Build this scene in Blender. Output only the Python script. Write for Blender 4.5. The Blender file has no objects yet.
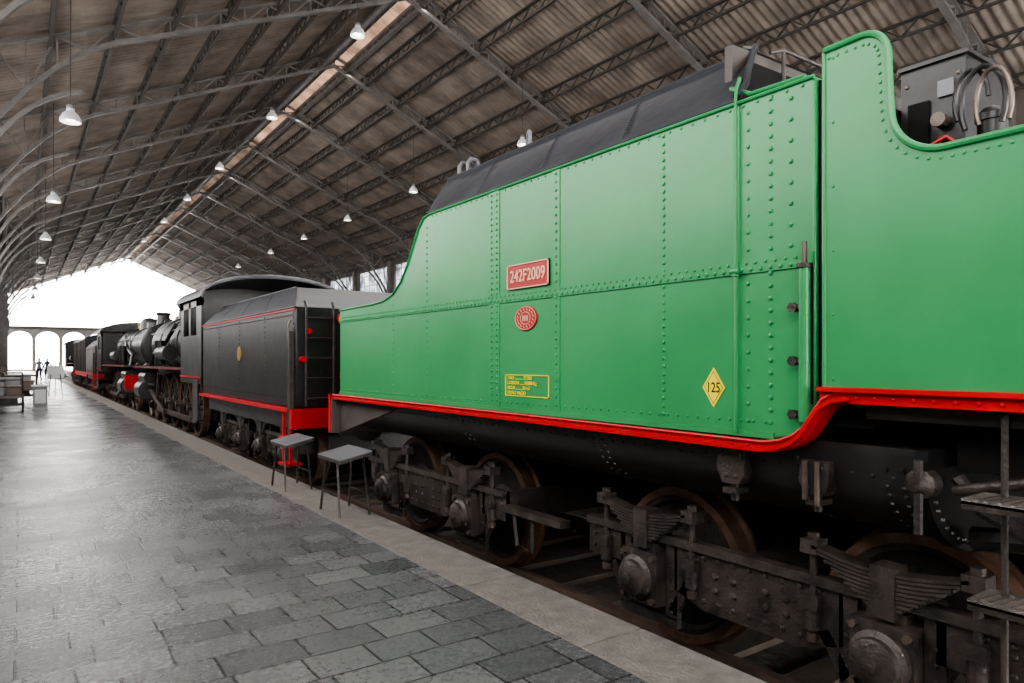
import bpy, math, random
from mathutils import Vector, Matrix
random.seed(7)
S=bpy.context.scene
try: S.view_settings.look='AgX - Medium High Contrast'
except Exception: pass
# ------------------------------------------------------------ materials
def nt(name):
    m=bpy.data.materials.new(name); m.use_nodes=True
    n=m.node_tree.nodes; l=m.node_tree.links
    return m,n,l,n['Principled BSDF']
def mat(name,c1,c2=None,rough=.5,metal=0.,scale=3.,bump=0.,bscale=40.,detail=6,rvar=.12,spec=.5,coat=0):
    m,n,l,b=nt(name)
    if c2 is None: c2=tuple(x*.7 for x in c1)
    tc=n.new('ShaderNodeTexCoord')
    no=n.new('ShaderNodeTexNoise'); no.inputs['Scale'].default_value=scale; no.inputs['Detail'].default_value=detail; no.inputs['Roughness'].default_value=.6
    l.new(tc.outputs['Object'],no.inputs['Vector'])
    r=n.new('ShaderNodeValToRGB'); r.color_ramp.elements[0].position=.3; r.color_ramp.elements[1].position=.7
    r.color_ramp.elements[0].color=(*c2,1); r.color_ramp.elements[1].color=(*c1,1)
    l.new(no.outputs['Fac'],r.inputs['Fac']); l.new(r.outputs['Color'],b.inputs['Base Color'])
    mr=n.new('ShaderNodeMapRange'); mr.inputs['To Min'].default_value=max(.02,rough-rvar); mr.inputs['To Max'].default_value=min(1,rough+rvar)
    l.new(no.outputs['Fac'],mr.inputs['Value']); l.new(mr.outputs['Result'],b.inputs['Roughness'])
    b.inputs['Metallic'].default_value=metal
    b.inputs['Specular IOR Level'].default_value=spec
    b.inputs['Coat Weight'].default_value=coat
    if bump>0:
        n2=n.new('ShaderNodeTexNoise'); n2.inputs['Scale'].default_value=bscale; n2.inputs['Detail'].default_value=4
        l.new(tc.outputs['Object'],n2.inputs['Vector'])
        bp=n.new('ShaderNodeBump'); bp.inputs['Strength'].default_value=bump; bp.inputs['Distance'].default_value=.02
        l.new(n2.outputs['Fac'],bp.inputs['Height']); l.new(bp.outputs['Normal'],b.inputs['Normal'])
    return m
GREEN=mat('green_paint',(.046,.290,.104),(.030,.225,.076),rough=.33,scale=1.0,detail=9,bump=.18,bscale=1.8,rvar=.08,spec=.5)
RED=mat('red_paint',(.52,.008,.014),(.38,.007,.010),rough=.4,scale=4,spec=.35)
REDP=mat('red_plate',(.42,.02,.02),(.32,.015,.015),rough=.45)
CREAM=mat('brass_letter',(.75,.45,.32),(.65,.38,.27),rough=.4)
YEL=mat('yellow_paint',(.85,.72,.03),(.8,.65,.02),rough=.5)
BLK=mat('black_paint',(.024,.022,.022),(.011,.010,.010),rough=.36,scale=4,bump=.15,bscale=12)
DARK=mat('shade_black',(.012,.011,.011),(.007,.007,.007),rough=.85,scale=4,spec=.2)  # near-black that paints shade into gaps and end faces; some dark parts too
BLKS=mat('oily_black_steel',(.060,.047,.041),(.012,.011,.010),rough=.42,scale=7,bump=.35,bscale=50)
BLUEB=mat('bunker_sheet',(.034,.038,.047),(.017,.019,.025),rough=.45,scale=2.5,bump=.3,bscale=6)
GREYS=mat('grey_sheet',(.20,.20,.22),(.10,.10,.11),rough=.45,scale=2)
BULK=mat('rusty_grey',(.085,.072,.065),(.04,.032,.03),rough=.6,scale=5)
STEEL=mat('worn_steel',(.20,.165,.14),(.08,.06,.05),rough=.36,metal=.6,scale=8)
TREAD=mat('wheel_tread',(.28,.17,.12),(.11,.065,.045),rough=.36,metal=.5,scale=9)
RAIL=mat('rail_steel',(.18,.125,.10),(.08,.055,.045),rough=.45,metal=.4,scale=6)
CHEQ=mat('tread_plate',(.26,.24,.22),(.10,.09,.08),rough=.5,metal=.4,scale=12,bump=.8,bscale=60)
WHITE=mat('white_enamel',(.75,.76,.76),(.65,.65,.66),rough=.4)
BRASS=mat('brass',(.6,.4,.12),(.4,.25,.08),rough=.35,metal=.8)
MAROON=mat('maroon_paint',(.16,.03,.025),(.10,.02,.02),rough=.45)
TRUSS=mat('truss_steel',(.20,.19,.18),(.12,.11,.105),rough=.6,scale=2)
TRUSSD=mat('purlin_steel',(.065,.056,.050),(.04,.035,.03),rough=.7,scale=2)
MULL=mat('gable_mullion',(.8,.8,.8),(.7,.7,.7),rough=.6)
WALL=mat('wall_plaster',(.20,.17,.15),(.14,.12,.105),rough=.9,scale=1)
WALLL=mat('wall_pale',(.5,.48,.46),(.4,.39,.37),rough=.9,scale=1)
SLEEP=mat('sleeper_wood',(.13,.10,.08),(.06,.05,.04),rough=.85,scale=5,bump=.5,bscale=20)
BALL=mat('ballast',(.17,.155,.14),(.055,.05,.045),rough=.95,scale=14,bump=1,bscale=25)
CURB=mat('kerb_stone',(.27,.25,.23),(.15,.14,.13),rough=.5,scale=9,bump=.6,bscale=45)
OUT=mat('outside_paving',(.6,.58,.55),(.5,.48,.46),rough=.9)
WOOD=mat('cart_wood',(.26,.22,.19),(.16,.13,.11),rough=.7,scale=6)
CRATE=mat('crate_grey',(.35,.36,.38),(.25,.26,.27),rough=.6)
SKIN=mat('skin',(.5,.3,.22),(.45,.26,.19),rough=.6); CLO=mat('dark_cloth',(.06,.07,.10),(.04,.045,.06),rough=.9); CLO2=mat('light_cloth',(.30,.30,.33),(.22,.22,.25),rough=.9)
ROOF=mat('corrugated_sheet',(.33,.275,.23),(.12,.098,.082),rough=.6,scale=.6,detail=8)
def tile_mat():
    m,n,l,b=nt('slate_tiles')
    tc=n.new('ShaderNodeTexCoord')
    wn=n.new('ShaderNodeTexNoise'); wn.inputs['Scale'].default_value=1.6; wn.inputs['Detail'].default_value=2
    l.new(tc.outputs['Object'],wn.inputs['Vector'])
    va=n.new('ShaderNodeVectorMath'); va.operation='MULTIPLY_ADD'; va.inputs[1].default_value=(.035,.035,0)
    l.new(wn.outputs['Color'],va.inputs[0]); l.new(tc.outputs['Object'],va.inputs[2])
    br=n.new('ShaderNodeTexBrick'); br.offset=.42; br.squash=.8; br.squash_frequency=3; br.inputs['Scale'].default_value=1
    br.inputs['Brick Width'].default_value=.41; br.inputs['Row Height'].default_value=.27
    br.inputs['Mortar Size'].default_value=.007; br.inputs['Mortar Smooth'].default_value=.4
    br.inputs['Color1'].default_value=(.100,.105,.111,1); br.inputs['Color2'].default_value=(.195,.198,.203,1)
    br.inputs['Mortar'].default_value=(.034,.033,.033,1)
    l.new(va.outputs[0],br.inputs['Vector'])
    no=n.new('ShaderNodeTexNoise'); no.inputs['Scale'].default_value=.9; no.inputs['Detail'].default_value=8
    n2=n.new('ShaderNodeTexNoise'); n2.inputs['Scale'].default_value=26; n2.inputs['Detail'].default_value=8; n2.inputs['Roughness'].default_value=.65
    l.new(tc.outputs['Object'],no.inputs['Vector']); l.new(tc.outputs['Object'],n2.inputs['Vector'])
    mx=n.new('ShaderNodeMixRGB'); mx.blend_type='MULTIPLY'; mx.inputs['Fac'].default_value=.85
    rr=n.new('ShaderNodeValToRGB'); rr.color_ramp.elements[0].position=.35; rr.color_ramp.elements[1].position=.65
    rr.color_ramp.elements[0].color=(.55,.55,.57,1); rr.color_ramp.elements[1].color=(1.2,1.18,1.15,1)
    ad=n.new('ShaderNodeMath'); ad.operation='MULTIPLY_ADD'; ad.inputs[1].default_value=.5
    l.new(n2.outputs['Fac'],ad.inputs[0])
    sc=n.new('ShaderNodeMath'); sc.operation='MULTIPLY'; sc.inputs[1].default_value=.5
    l.new(no.outputs['Fac'],sc.inputs[0]); l.new(sc.outputs[0],ad.inputs[2])
    l.new(ad.outputs[0],rr.inputs['Fac'])
    l.new(br.outputs['Color'],mx.inputs['Color1']); l.new(rr.outputs['Color'],mx.inputs['Color2'])
    l.new(mx.outputs['Color'],b.inputs['Base Color'])
    mr=n.new('ShaderNodeMapRange'); mr.inputs['From Min'].default_value=.3; mr.inputs['From Max'].default_value=.7; mr.inputs['To Min'].default_value=.14; mr.inputs['To Max'].default_value=.42
    l.new(ad.outputs[0],mr.inputs['Value']); l.new(mr.outputs['Result'],b.inputs['Roughness'])
    h=n.new('ShaderNodeMath'); h.operation='MULTIPLY_ADD'; h.inputs[1].default_value=-1.4
    l.new(br.outputs['Fac'],h.inputs[0]); l.new(n2.outputs['Fac'],h.inputs[2])
    bp=n.new('ShaderNodeBump'); bp.inputs['Strength'].default_value=.7; bp.inputs['Distance'].default_value=.010
    l.new(h.outputs[0],bp.inputs['Height']); l.new(bp.outputs['Normal'],b.inputs['Normal'])
    return m
TILE=tile_mat()
def transl(name,col,f=.8):
    m=bpy.data.materials.new(name); m.use_nodes=True; n=m.node_tree.nodes; l=m.node_tree.links
    n.clear(); o=n.new('ShaderNodeOutputMaterial'); t=n.new('ShaderNodeBsdfTranslucent'); d=n.new('ShaderNodeBsdfDiffuse'); x=n.new('ShaderNodeMixShader')
    no=n.new('ShaderNodeTexNoise'); no.inputs['Scale'].default_value=.7; no.inputs['Detail'].default_value=5
    tc=n.new('ShaderNodeTexCoord'); l.new(tc.outputs['Object'],no.inputs['Vector'])
    r=n.new('ShaderNodeValToRGB'); r.color_ramp.elements[0].position=.35; r.color_ramp.elements[1].position=.65; r.color_ramp.elements[0].color=(*[c*.35 for c in col],1); r.color_ramp.elements[1].color=(*col,1)
    l.new(no.outputs['Fac'],r.inputs['Fac']); l.new(r.outputs['Color'],t.inputs['Color']); l.new(r.outputs['Color'],d.inputs['Color'])
    x.inputs['Fac'].default_value=f; l.new(d.outputs[0],x.inputs[1]); l.new(t.outputs[0],x.inputs[2]); l.new(x.outputs[0],o.inputs['Surface'])
    return m
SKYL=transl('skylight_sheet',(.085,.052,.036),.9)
SKYD=transl('skylight_sheet_dimmed',(.030,.021,.016),.9)  # dimmer copy of the sheet: the glow's fade is put into its colour
GLZ=transl('frosted_glass',(.5,.52,.55))
def emis(name,c,s):
    m,n,l,b=nt(name); b.inputs['Emission Color'].default_value=(*c,1); b.inputs['Emission Strength'].default_value=s; b.inputs['Base Color'].default_value=(*c,1); return m
BULB=emis('lamp_bulb',(1,.9,.75),14)

# ------------------------------------------------------------ mesh builder
class M:
    def __init__(s): s.v=[];s.f=[];s.m=[];s.mats=[]
    def mi(s,mt):
        if mt not in s.mats: s.mats.append(mt)
        return s.mats.index(mt)
    def add(s,vs,fs,mt):
        o=len(s.v); s.v+= [tuple(v) for v in vs]; k=s.mi(mt)
        for f in fs: s.f.append(tuple(o+i for i in f)); s.m.append(k)
    def box(s,x0,x1,y0,y1,z0,z1,mt):
        vs=[(x,y,z) for z in (z0,z1) for y in (y0,y1) for x in (x0,x1)]
        s.add(vs,[(0,2,3,1),(4,5,7,6),(0,1,5,4),(2,6,7,3),(0,4,6,2),(1,3,7,5)],mt)
    def beam(s,a,b,w,h,mt,up=(0,0,1)):
        a=Vector(a);b=Vector(b);d=(b-a).normalized();u=Vector(up)
        if abs(d.dot(u))>.98: u=Vector((0,1,0)) if abs(d.y)<.9 else Vector((1,0,0))
        r=d.cross(u).normalized();u=r.cross(d)
        vs=[p+r*i*w/2+u*j*h/2 for p in (a,b) for i,j in ((-1,-1),(1,-1),(1,1),(-1,1))]
        s.add(vs,[(0,1,2,3),(7,6,5,4),(0,4,5,1),(1,5,6,2),(2,6,7,3),(3,7,4,0)],mt)
    def lathe(s,c,ax,prof,mt,seg=24,caps=True):
        c=Vector(c);ax=Vector(ax).normalized()
        t=Vector((0,0,1)) if abs(ax.z)<.9 else Vector((1,0,0))
        u=ax.cross(t).normalized();w=ax.cross(u)
        vs=[];n=len(prof)
        for r,h in prof:
            for i in range(seg):
                a=2*math.pi*i/seg; vs.append(c+ax*h+(u*math.cos(a)+w*math.sin(a))*r)
        fs=[(k*seg+i,k*seg+(i+1)%seg,(k+1)*seg+(i+1)%seg,(k+1)*seg+i) for k in range(n-1) for i in range(seg)]
        if caps: fs+= [tuple(range(seg))[::-1],tuple((n-1)*seg+i for i in range(seg))]
        s.add(vs,fs,mt)
    def cyl(s,a,b,r,mt,seg=16,r2=None):
        a=Vector(a);b=Vector(b); s.lathe(a,b-a,[(r,0),(r if r2 is None else r2,(b-a).length)],mt,seg)
    def tube(s,pts,r,mt,seg=8):
        pts=[Vector(p) for p in pts]; vs=[];n=len(pts); prev=None
        for i,p in enumerate(pts):
            d=(pts[min(i+1,n-1)]-pts[max(i-1,0)]).normalized()
            if prev is None:
                t=Vector((0,0,1)) if abs(d.z)<.9 else Vector((1,0,0)); u=d.cross(t).normalized()
            else: u=(prev-d*prev.dot(d)).normalized()
            prev=u; w=d.cross(u)
            for k in range(seg):
                a=2*math.pi*k/seg; vs.append(p+(u*math.cos(a)+w*math.sin(a))*r)
        fs=[(k*seg+i,k*seg+(i+1)%seg,(k+1)*seg+(i+1)%seg,(k+1)*seg+i) for k in range(n-1) for i in range(seg)]
        fs+=[tuple(range(seg))[::-1],tuple((n-1)*seg+i for i in range(seg))]
        s.add(vs,fs,mt)
    def exx(s,prof,x0,x1,mt):
        n=len(prof); vs=[(x0,y,z) for y,z in prof]+[(x1,y,z) for y,z in prof]
        s.add(vs,[tuple(range(n)),tuple(range(2*n-1,n-1,-1))]+[(i,i+n,(i+1)%n+n,(i+1)%n) for i in range(n)],mt)
    def exy(s,prof,y0,y1,mt):
        n=len(prof); vs=[(x,y0,z) for x,z in prof]+[(x,y1,z) for x,z in prof]
        s.add(vs,[tuple(range(n)),tuple(range(2*n-1,n-1,-1))]+[(i,i+n,(i+1)%n+n,(i+1)%n) for i in range(n)],mt)
    def rivet(s,p,r,mt,nrm=(-1,0,0)):
        p=Vector(p);nn=Vector(nrm).normalized();t=Vector((0,0,1)) if abs(nn.z)<.9 else Vector((1,0,0))
        u=nn.cross(t).normalized();w=nn.cross(u);vs=[]
        for rr,h in ((1,0),(.75,.6)):
            for i in range(8):
                a=i*math.pi/4; vs.append(p+(u*math.cos(a)+w*math.sin(a))*r*rr+nn*h*r)
        vs.append(p+nn*r*.9)
        s.add(vs,[(i,(i+1)%8,8+(i+1)%8,8+i) for i in range(8)]+[(8+i,8+(i+1)%8,16) for i in range(8)],mt)
    def rline(s,a,b,sp,r,mt,nrm=(-1,0,0)):
        a=Vector(a);b=Vector(b);L=(b-a).length;n=max(1,int(L/sp))
        for i in range(n+1): s.rivet(a+(b-a)*i/n,r,mt,nrm)
    def obj(s,name,parent=None,bevel=0,smooth=True):
        me=bpy.data.meshes.new(name); me.from_pydata(s.v,[],s.f)
        for mt in s.mats: me.materials.append(mt)
        me.polygons.foreach_set('material_index',s.m)
        import bmesh
        bm=bmesh.new(); bm.from_mesh(me); bmesh.ops.recalc_face_normals(bm,faces=bm.faces); bm.to_mesh(me); bm.free()
        if smooth:
            me.shade_smooth(); me.set_sharp_from_angle(angle=math.radians(35))
        o=bpy.data.objects.new(name,me); S.collection.objects.link(o)
        if bevel:
            b=o.modifiers.new('bevel','BEVEL'); b.width=bevel; b.segments=2; b.limit_method='ANGLE'; b.angle_limit=math.radians(50)
        if parent: o.parent=parent
        return o
def empty(name):
    e=bpy.data.objects.new(name,None); S.collection.objects.link(e); return e
def text(body,y,z,x,size,mt,parent,name,ext=.004,sx=1.0,align='CENTER'):
    c=bpy.data.curves.new(name,'FONT'); c.body=body; c.size=size; c.extrude=ext; c.align_x=align; c.align_y='CENTER'; c.offset=size*.012
    c.materials.append(mt)
    o=bpy.data.objects.new(name,c); S.collection.objects.link(o)
    o.matrix_world=Matrix(((0,0,-1,x),(-sx,0,0,y),(0,1,0,z),(0,0,0,1)))
    o.parent=parent; return o
RL=-.33
# ------------------------------------------------------------ shell
Y0,Y1=-14,149; XL,XR=-2.,34.; XC=16.; ZR,ZE=20.8,12.9
def zr(x): return ZR-(ZR-ZE)*abs(x-XC)/18
m=M(); m.box(XL,2.40,Y0,Y1,-.6,0,TILE); m.obj('floor',smooth=False)
m=M(); yy=Y0
while yy<Y1:
    m.box(2.40,2.86,yy+.004,yy+1.196,-.6,.0,CURB); yy+=1.2
m.obj('floor_kerb',bevel=.008,smooth=False)
m=M(); m.box(2.86,6.35,Y0,Y1,-.8,-.55,BALL); m.obj('floor_trackbed',smooth=False)
m=M(); m.box(6.35,XR,Y0,Y1,-.6,0,TILE); m.obj('floor_far_platform',smooth=False)
m=M(); m.box(-60,100,Y1+.3,Y1+90,-.7,-.05,OUT); m.obj('floor_outside',smooth=False)
m=M()
for sx in (-1,1):
    x=4.5+sx*.898
    prof=[(-.07,0),(.07,0),(.07,.012),(.01,.03),(.01,.12),(.035,.13),(.035,.17),(-.035,.17),(-.035,.13),(-.01,.12),(-.01,.03),(-.07,.012)]
    m.exy([(x+a,RL-.171+b) for a,b in prof],Y0,Y1,RAIL)
m.obj('floor_rails')
m=M(); yy=Y0+.3
while yy<80:
    m.box(3.2,5.8,yy,yy+.24,-.56,RL-.172,SLEEP)
    for sx in (-1,1):
        for q in (-.11,.11): m.cyl((4.5+sx*.898+q,yy+.12,RL-.172),(4.5+sx*.898+q,yy+.12,RL-.13),.02,RAIL,8)
    yy+=.62
m.obj('floor_sleepers')
def sheet(xa,xb,mt,name,per=.40,amp=.055,ya=None,yb=None):
    ya=Y0 if ya is None else ya; yb=Y1 if yb is None else yb
    m=M(); vs=[];fs=[];n=int((yb-ya)/(per/6))
    za,zb=zr(xa),zr(xb)
    for i in range(n+1):
        y=ya+(yb-ya)*i/n; o=amp*math.sin(2*math.pi*(y)/per)
        vs+=[(xa,y,za+o),(xb,y,zb+o)]
    fs=[(2*i,2*i+1,2*i+3,2*i+2) for i in range(n)]
    m.add(vs,fs,mt); return m.obj(name)
SW=1.0
sheet(XL-.3,XC,ROOF,'ceiling_left'); sheet(XC+SW,XR+.3,ROOF,'ceiling_right')
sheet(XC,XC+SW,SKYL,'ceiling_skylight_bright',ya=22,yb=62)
sheet(XC,XC+SW,SKYD,'ceiling_skylight_dimmed',ya=62,yb=Y1); sheet(XC,XC+SW,SKYD,'ceiling_skylight_near',ya=Y0,yb=22)  # darker sheet colour imitates the skylight glow fading out
m=M()
def lat(m,p,y0,y1,dep,step,w,mt):
    x,z=p
    m.beam((x,y0,z),(x,y1,z),w,w*.7,mt); m.beam((x,y0,z-dep),(x,y1,z-dep),w,w*.7,mt)
    y=y0;k=0
    while y<y1-.01:
        a,b=(z,z-dep) if k%2 else (z-dep,z)
        m.beam((x,y,a),(x,min(y1,y+step),b),w*.45,w*.45,mt); y+=step;k+=1
for sd in (-1,1):
    for k in range(1,9):
        x=XC+sd*k*2.15
        lat(m,(x,zr(x)-.12),Y0,Y1,.55,.7,.13,TRUSSD)
m.obj('roof_purlins',smooth=False)
m=M()
for x in (XC-.1,XC+SW): lat(m,(x,zr(x)-.1),Y0,Y1,.45,.8,.24,TRUSS)
m.cyl((XC-.55,Y0,zr(XC)-.9),(XC-.55,Y1,zr(XC)-.9),.16,TRUSS,14)
m.obj('roof_ridge_girder',smooth=False)
m=M()
for yt in range(-8,149,10):
    for sd in (-1,1):
        N=18; top=[];bot=[]
        for i in range(N+1):
            t=i/N; x=XC+sd*17.8*t
            top.append(Vector((x,yt,zr(x)-.30)))
            off=.95+3.4*max(0,(t-.72)/.28)**2
            bot.append(Vector((x,yt,zr(x)-off)))
        for i in range(N):
            m.beam(top[i],top[i+1],.26,.10,TRUSS); m.beam(bot[i],bot[i+1],.28,.14,TRUSS)
            m.beam(top[i],bot[i],.06,.06,TRUSS)
            m.beam(*( (top[i],bot[i+1]) if i%2 else (bot[i],top[i+1]) ),.07,.07,TRUSS)
        x=XC+sd*17.8
        m.box(x-.2,x+.2,yt-.2,yt+.2,0,zr(x)-.25,TRUSS)
        pts=[Vector((x-sd*(.2+3.6*(1-math.cos(a))),yt,6.5+4.6*math.sin(a)+ .9*(1-math.cos(a)))) for a in [j*math.pi/2/10 for j in range(11)]]
        for a,b in zip(pts,pts[1:]): m.beam(a,b,.22,.14,TRUSS)
m.obj('roof_trusses',smooth=False)
def sidewall(name,x0,x1,zlo,zhi):
    m=M(); m.box(x0,x1,Y0,Y1,-.6,zlo,WALL); m.box(x0,x1,Y0,Y1,zhi,ZE-.15,WALL)
    g=M(); xm=(x0+x1)/2
    for yt in list(range(-8,149,10)):
        m.box(x0,x1,yt-.8,yt+.8,zlo,zhi,WALL)
        if yt<140:
            ya,yb=yt+.8,yt+9.2
            for q in range(1,6): yv=ya+(yb-ya)*q/6; m.box(xm-.04,xm+.04,yv-.04,yv+.04,zlo,zhi,TRUSS)
            zz=zlo+1.2
            while zz<zhi-.3: m.box(xm-.04,xm+.04,ya,yb,zz-.03,zz+.03,TRUSS); zz+=1.2
    g.box(xm-.01,xm+.01,Y0,Y1,zlo,zhi,GLZ)
    m.obj(name,smooth=False); return g.obj(name.replace('wall','window'),smooth=False)
sidewall('wall_left',XL-.5,XL,3.6,9.6)
sidewall('wall_right',XR,XR+.5,9.3,12.2)
def endwall(name,ye,glazed,s=1):
    m=M()
    def by(a,b): return tuple(sorted((ye+s*a,ye+s*b)))
    for k in range(0,10):
        x=XL+4*k
        a,b=by(0,.5); m.box(x-.25,x+.25,a,b,0,7.3,WALLL)
        if k<9:
            pts=[(x+.25,7.3),(x+3.75,7.3)]+[(x+2+1.75*math.cos(a),5.3+1.4*math.sin(a)) for a in [j*math.pi/10 for j in range(11)]]
            a,b=by(.1,.4); m.exy(pts,a,b,WALLL)
    a,b=by(-.1,.6); m.box(XL,XR,a,b,7.1,7.6,TRUSS)
    a,b=by(.1,.2)
    if glazed:
        for k in range(1,9):
            x=XL+4*k; m.box(x-.03,x+.03,a,b,7.5,zr(x)-.1,MULL)
        for z in (10.3,12.9,15.6):
            h=max(XL,XC-(ZR-z)/(ZR-ZE)*18); m.box(h,2*XC-h,a,b,z-.025,z+.025,MULL)
    else:
        m.exy([(XL,7.5),(XR,7.5),(XR,ZE-.1),(XC,ZR-.1),(XL,ZE-.1)],a,b,WALL)
    m.obj(name,smooth=False)
endwall('wall_end',Y1,True); endwall('wall_back_light_block',Y0,False,-1)  # unseen back wall added; its closed gable keeps sky light off the ceiling

# ------------------------------------------------------------ hanging lamps
def lamp(x,y,z):
    e=empty('hanging_lamp'); m=M()
    top=zr(x)-.25
    m.cyl((x,y,z+.55),(x,y,top),.018,TRUSSD,6)
    m.lathe((x,y,z),(0,0,1),[(.30,0),(.315,.02),(.30,.12),(.22,.27),(.13,.34),(.11,.5),(.05,.56)],WHITE,20,caps=False)
    m.lathe((x,y,z+.34),(0,0,1),[(.12,0),(.12,.2),(.04,.24)],TRUSS,12)
    m.obj('shade',e)
    b=M(); b.lathe((x,y,z+.02),(0,0,1),[(.02,0),(.12,.03),(.15,.1),(.08,.22)],BULB,12); b.obj('bulb',e)
for y in (27,41,54,67,80,93,106):
    lamp(1.35,y,9.3)
for y in (28.5,41,54,66,78,92,106): lamp(11.9,y,15.5)
for y in (31,44,56,67,78,92): lamp(22.5,y,13.3)

# ------------------------------------------------------------ bogies
def wheel(m,x,y,r,side,spokes=0):
    zc=RL+r; ax=(side,0,0)
    inner=x-side*.08
    m.lathe((inner,y,zc),ax,[(.06,0),(r+.03,0),(r+.03,.025),(r+.002,.035),(r,.15),(r-.05,.155),(r-.055,.14)],TREAD,48,caps=False)
    if spokes:
        m.lathe((inner,y,zc),ax,[(r-.05,.14),(r-.10,.14),(r-.10,.02)],BLKS,48,caps=False)
        for k in range(spokes):
            a=2*math.pi*k/spokes; c=Vector((inner+side*.10,y,zc)); d=Vector((0,math.cos(a),math.sin(a)))
            m.beam(c+d*.1,c+d*(r-.06),.06,.05,BLKS,up=(1,0,0))
        m.lathe((inner,y,zc),ax,[(.16,0),(.16,.18),(.08,.20),(.02,.2)],BLKS,24)
    else:
        m.lathe((inner,y,zc),ax,[(r-.05,.14),(r-.085,.14),(r-.11,.10),(r*.42,.085),(r*.34,.14),(.10,.17),(.09,.2),(.01,.2)],BLKS,48,caps=False)
def leafspring(m,xc,y,z,half,n=9,w=.10):
    for i in range(n):
        h=half*(1-i*.095); P=6
        for k in range(P):
            a=-h+2*h*k/P; b=-h+2*h*(k+1)/P
            f=lambda q:(q/half)**2*.05
            m.beam((xc,y+a,z-i*.019+f(a)),(xc,y+b,z-i*.019+f(b)),w,.015,BLKS)
    m.box(xc-w*.62,xc+w*.62,y-.055,y+.055,z-n*.019-.03,z+.035,BLKS)
def bogie(m,ya,yb,r=.5,cx=4.5,det=True,ext=.55):
    lo,hi=min(ya,yb),max(ya,yb)
    for sd in (-1,1):
        X=cx+sd*.90
        for y in (ya,yb): wheel(m,X,y,r,sd,0)
        xf=cx+sd*1.24
        x0,x1=sorted((xf-.02,xf+.02)); zc=RL+r
        m.exx([(lo+.22,zc-.05),(lo+.45,zc-.12),(hi-.45,zc-.12),(hi-.22,zc-.05),(hi-.22,zc+.26),(lo+.22,zc+.26)],x0,x1,BLKS)
        m.box(min(x0,xf+sd*.05),max(x1,xf+sd*.05),lo-ext,hi+ext,zc+.22,zc+.27,BLKS)
        for (a,b) in ((lo-ext,lo-.2),(hi+.2,hi+ext)):
            m.box(x0,x1,a,b,zc+.02,zc+.24,BLKS)
        if det:
            for q in range(9):
                for zz in (zc-.06,zc+.19): m.rivet((xf+sd*.02,lo+.34+(hi-lo-.68)*q/8,zz),.016,BLKS,(sd,0,0))
            for q in (.35,.43,.57,.65):
                for zz in (.02,.1): m.rivet((xf+sd*.02,lo+(hi-lo)*q,zc+zz),.022,BLKS,(sd,0,0))
            for a in (lo-ext+.06,lo-ext+.16,hi+ext-.06,hi+ext-.16):
                for zz in (zc+.07,zc+.15,zc+.19): m.rivet((xf+sd*.02,a,zz),.014,BLKS,(sd,0,0))
        for y in (ya,yb):
            for q in (-1,1):
                m.box(x0,x1,*sorted((y+q*.15,y+q*.24)),zc-.24,zc+.24,BLKS)
                m.beam((xf,y+q*.2,zc-.2),(xf,y+q*.32,zc+.0),.04,.06,BLKS)
                if det:
                    for zz in (-.2,-.13,-.06,.01,.08): m.rivet((xf+sd*.02,y+q*.195,zc+zz),.014,BLKS,(sd,0,0))
            m.box(x0,x1,y-.24,y+.24,zc-.29,zc-.23,BLKS)
            xb=xf+sd*.10
            m.box(min(xf-sd*.1,xb),max(xf-sd*.1,xb),y-.145,y+.145,zc-.17,zc+.15,BLKS)
            m.lathe((xb,y,zc-.01),(sd,0,0),[(.135,0),(.135,.03),(.11,.05),(.105,.075),(.06,.095),(.02,.10)],BLKS,24)
            m.lathe((xb+sd*.09,y,zc-.01),(sd,0,0),[(.035,0),(.035,.025),(.02,.03)],BLKS,12)
            if det:
                for k in range(6):
                    a=k*math.pi/3+.5; m.rivet((xb+sd*.03,y+.12*math.cos(a),zc-.01+.12*math.sin(a)),.015,STEEL,(sd,0,0))
                for qy in (-.12,.12):
                    for qz in (-.14,.12): m.cyl((xb,y+qy,zc+qz),(xb+sd*.03,y+qy,zc+qz),.018,STEEL,6)
            m.box(xf-.05,xf+.05,y-.09,y+.09,zc+.14,zc+.20,BLKS)
            leafspring(m,xf+sd*.03,y,zc+.37,.35)
            for q in (-1,1):
                yh=y+q*.365
                m.cyl((xf+sd*.03,yh,zc-.02),(xf+sd*.03,yh,zc+.45),.02,BLKS,10)
                m.box(xf-.05+sd*.03,xf+.05+sd*.03,yh-.045,yh+.045,zc+.38,zc+.45,BLKS)
                m.box(xf-.045+sd*.03,xf+.045+sd*.03,yh-.045,yh+.045,zc+.10,zc+.17,BLKS)
                m.cyl((xf+sd*.03,yh,zc+.0),(xf+sd*.03,yh,zc+.10),.042,BLKS,12)
                m.cyl((xf+sd*.03,yh,zc-.06),(xf+sd*.03,yh,zc-.02),.032,STEEL,8)
                m.cyl((xf+sd*.03,yh,zc+.45),(xf+sd*.03,yh,zc+.48),.03,BLKS,8)
    for y in (ya,yb): m.cyl((cx-1.2,y,RL+r),(cx+1.2,y,RL+r),.075,BLKS,14)
    m.box(cx-1.2,cx+1.2,(lo+hi)/2-.2,(lo+hi)/2+.2,RL+r-.05,RL+r+.2,BLKS)
    m.box(cx-1.25,cx+1.25,lo-ext,lo-ext+.05,RL+r+.02,RL+r+.26,BLKS)
    m.box(cx-1.25,cx+1.25,hi+ext-.05,hi+ext,RL+r+.02,RL+r+.26,BLKS)
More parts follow.
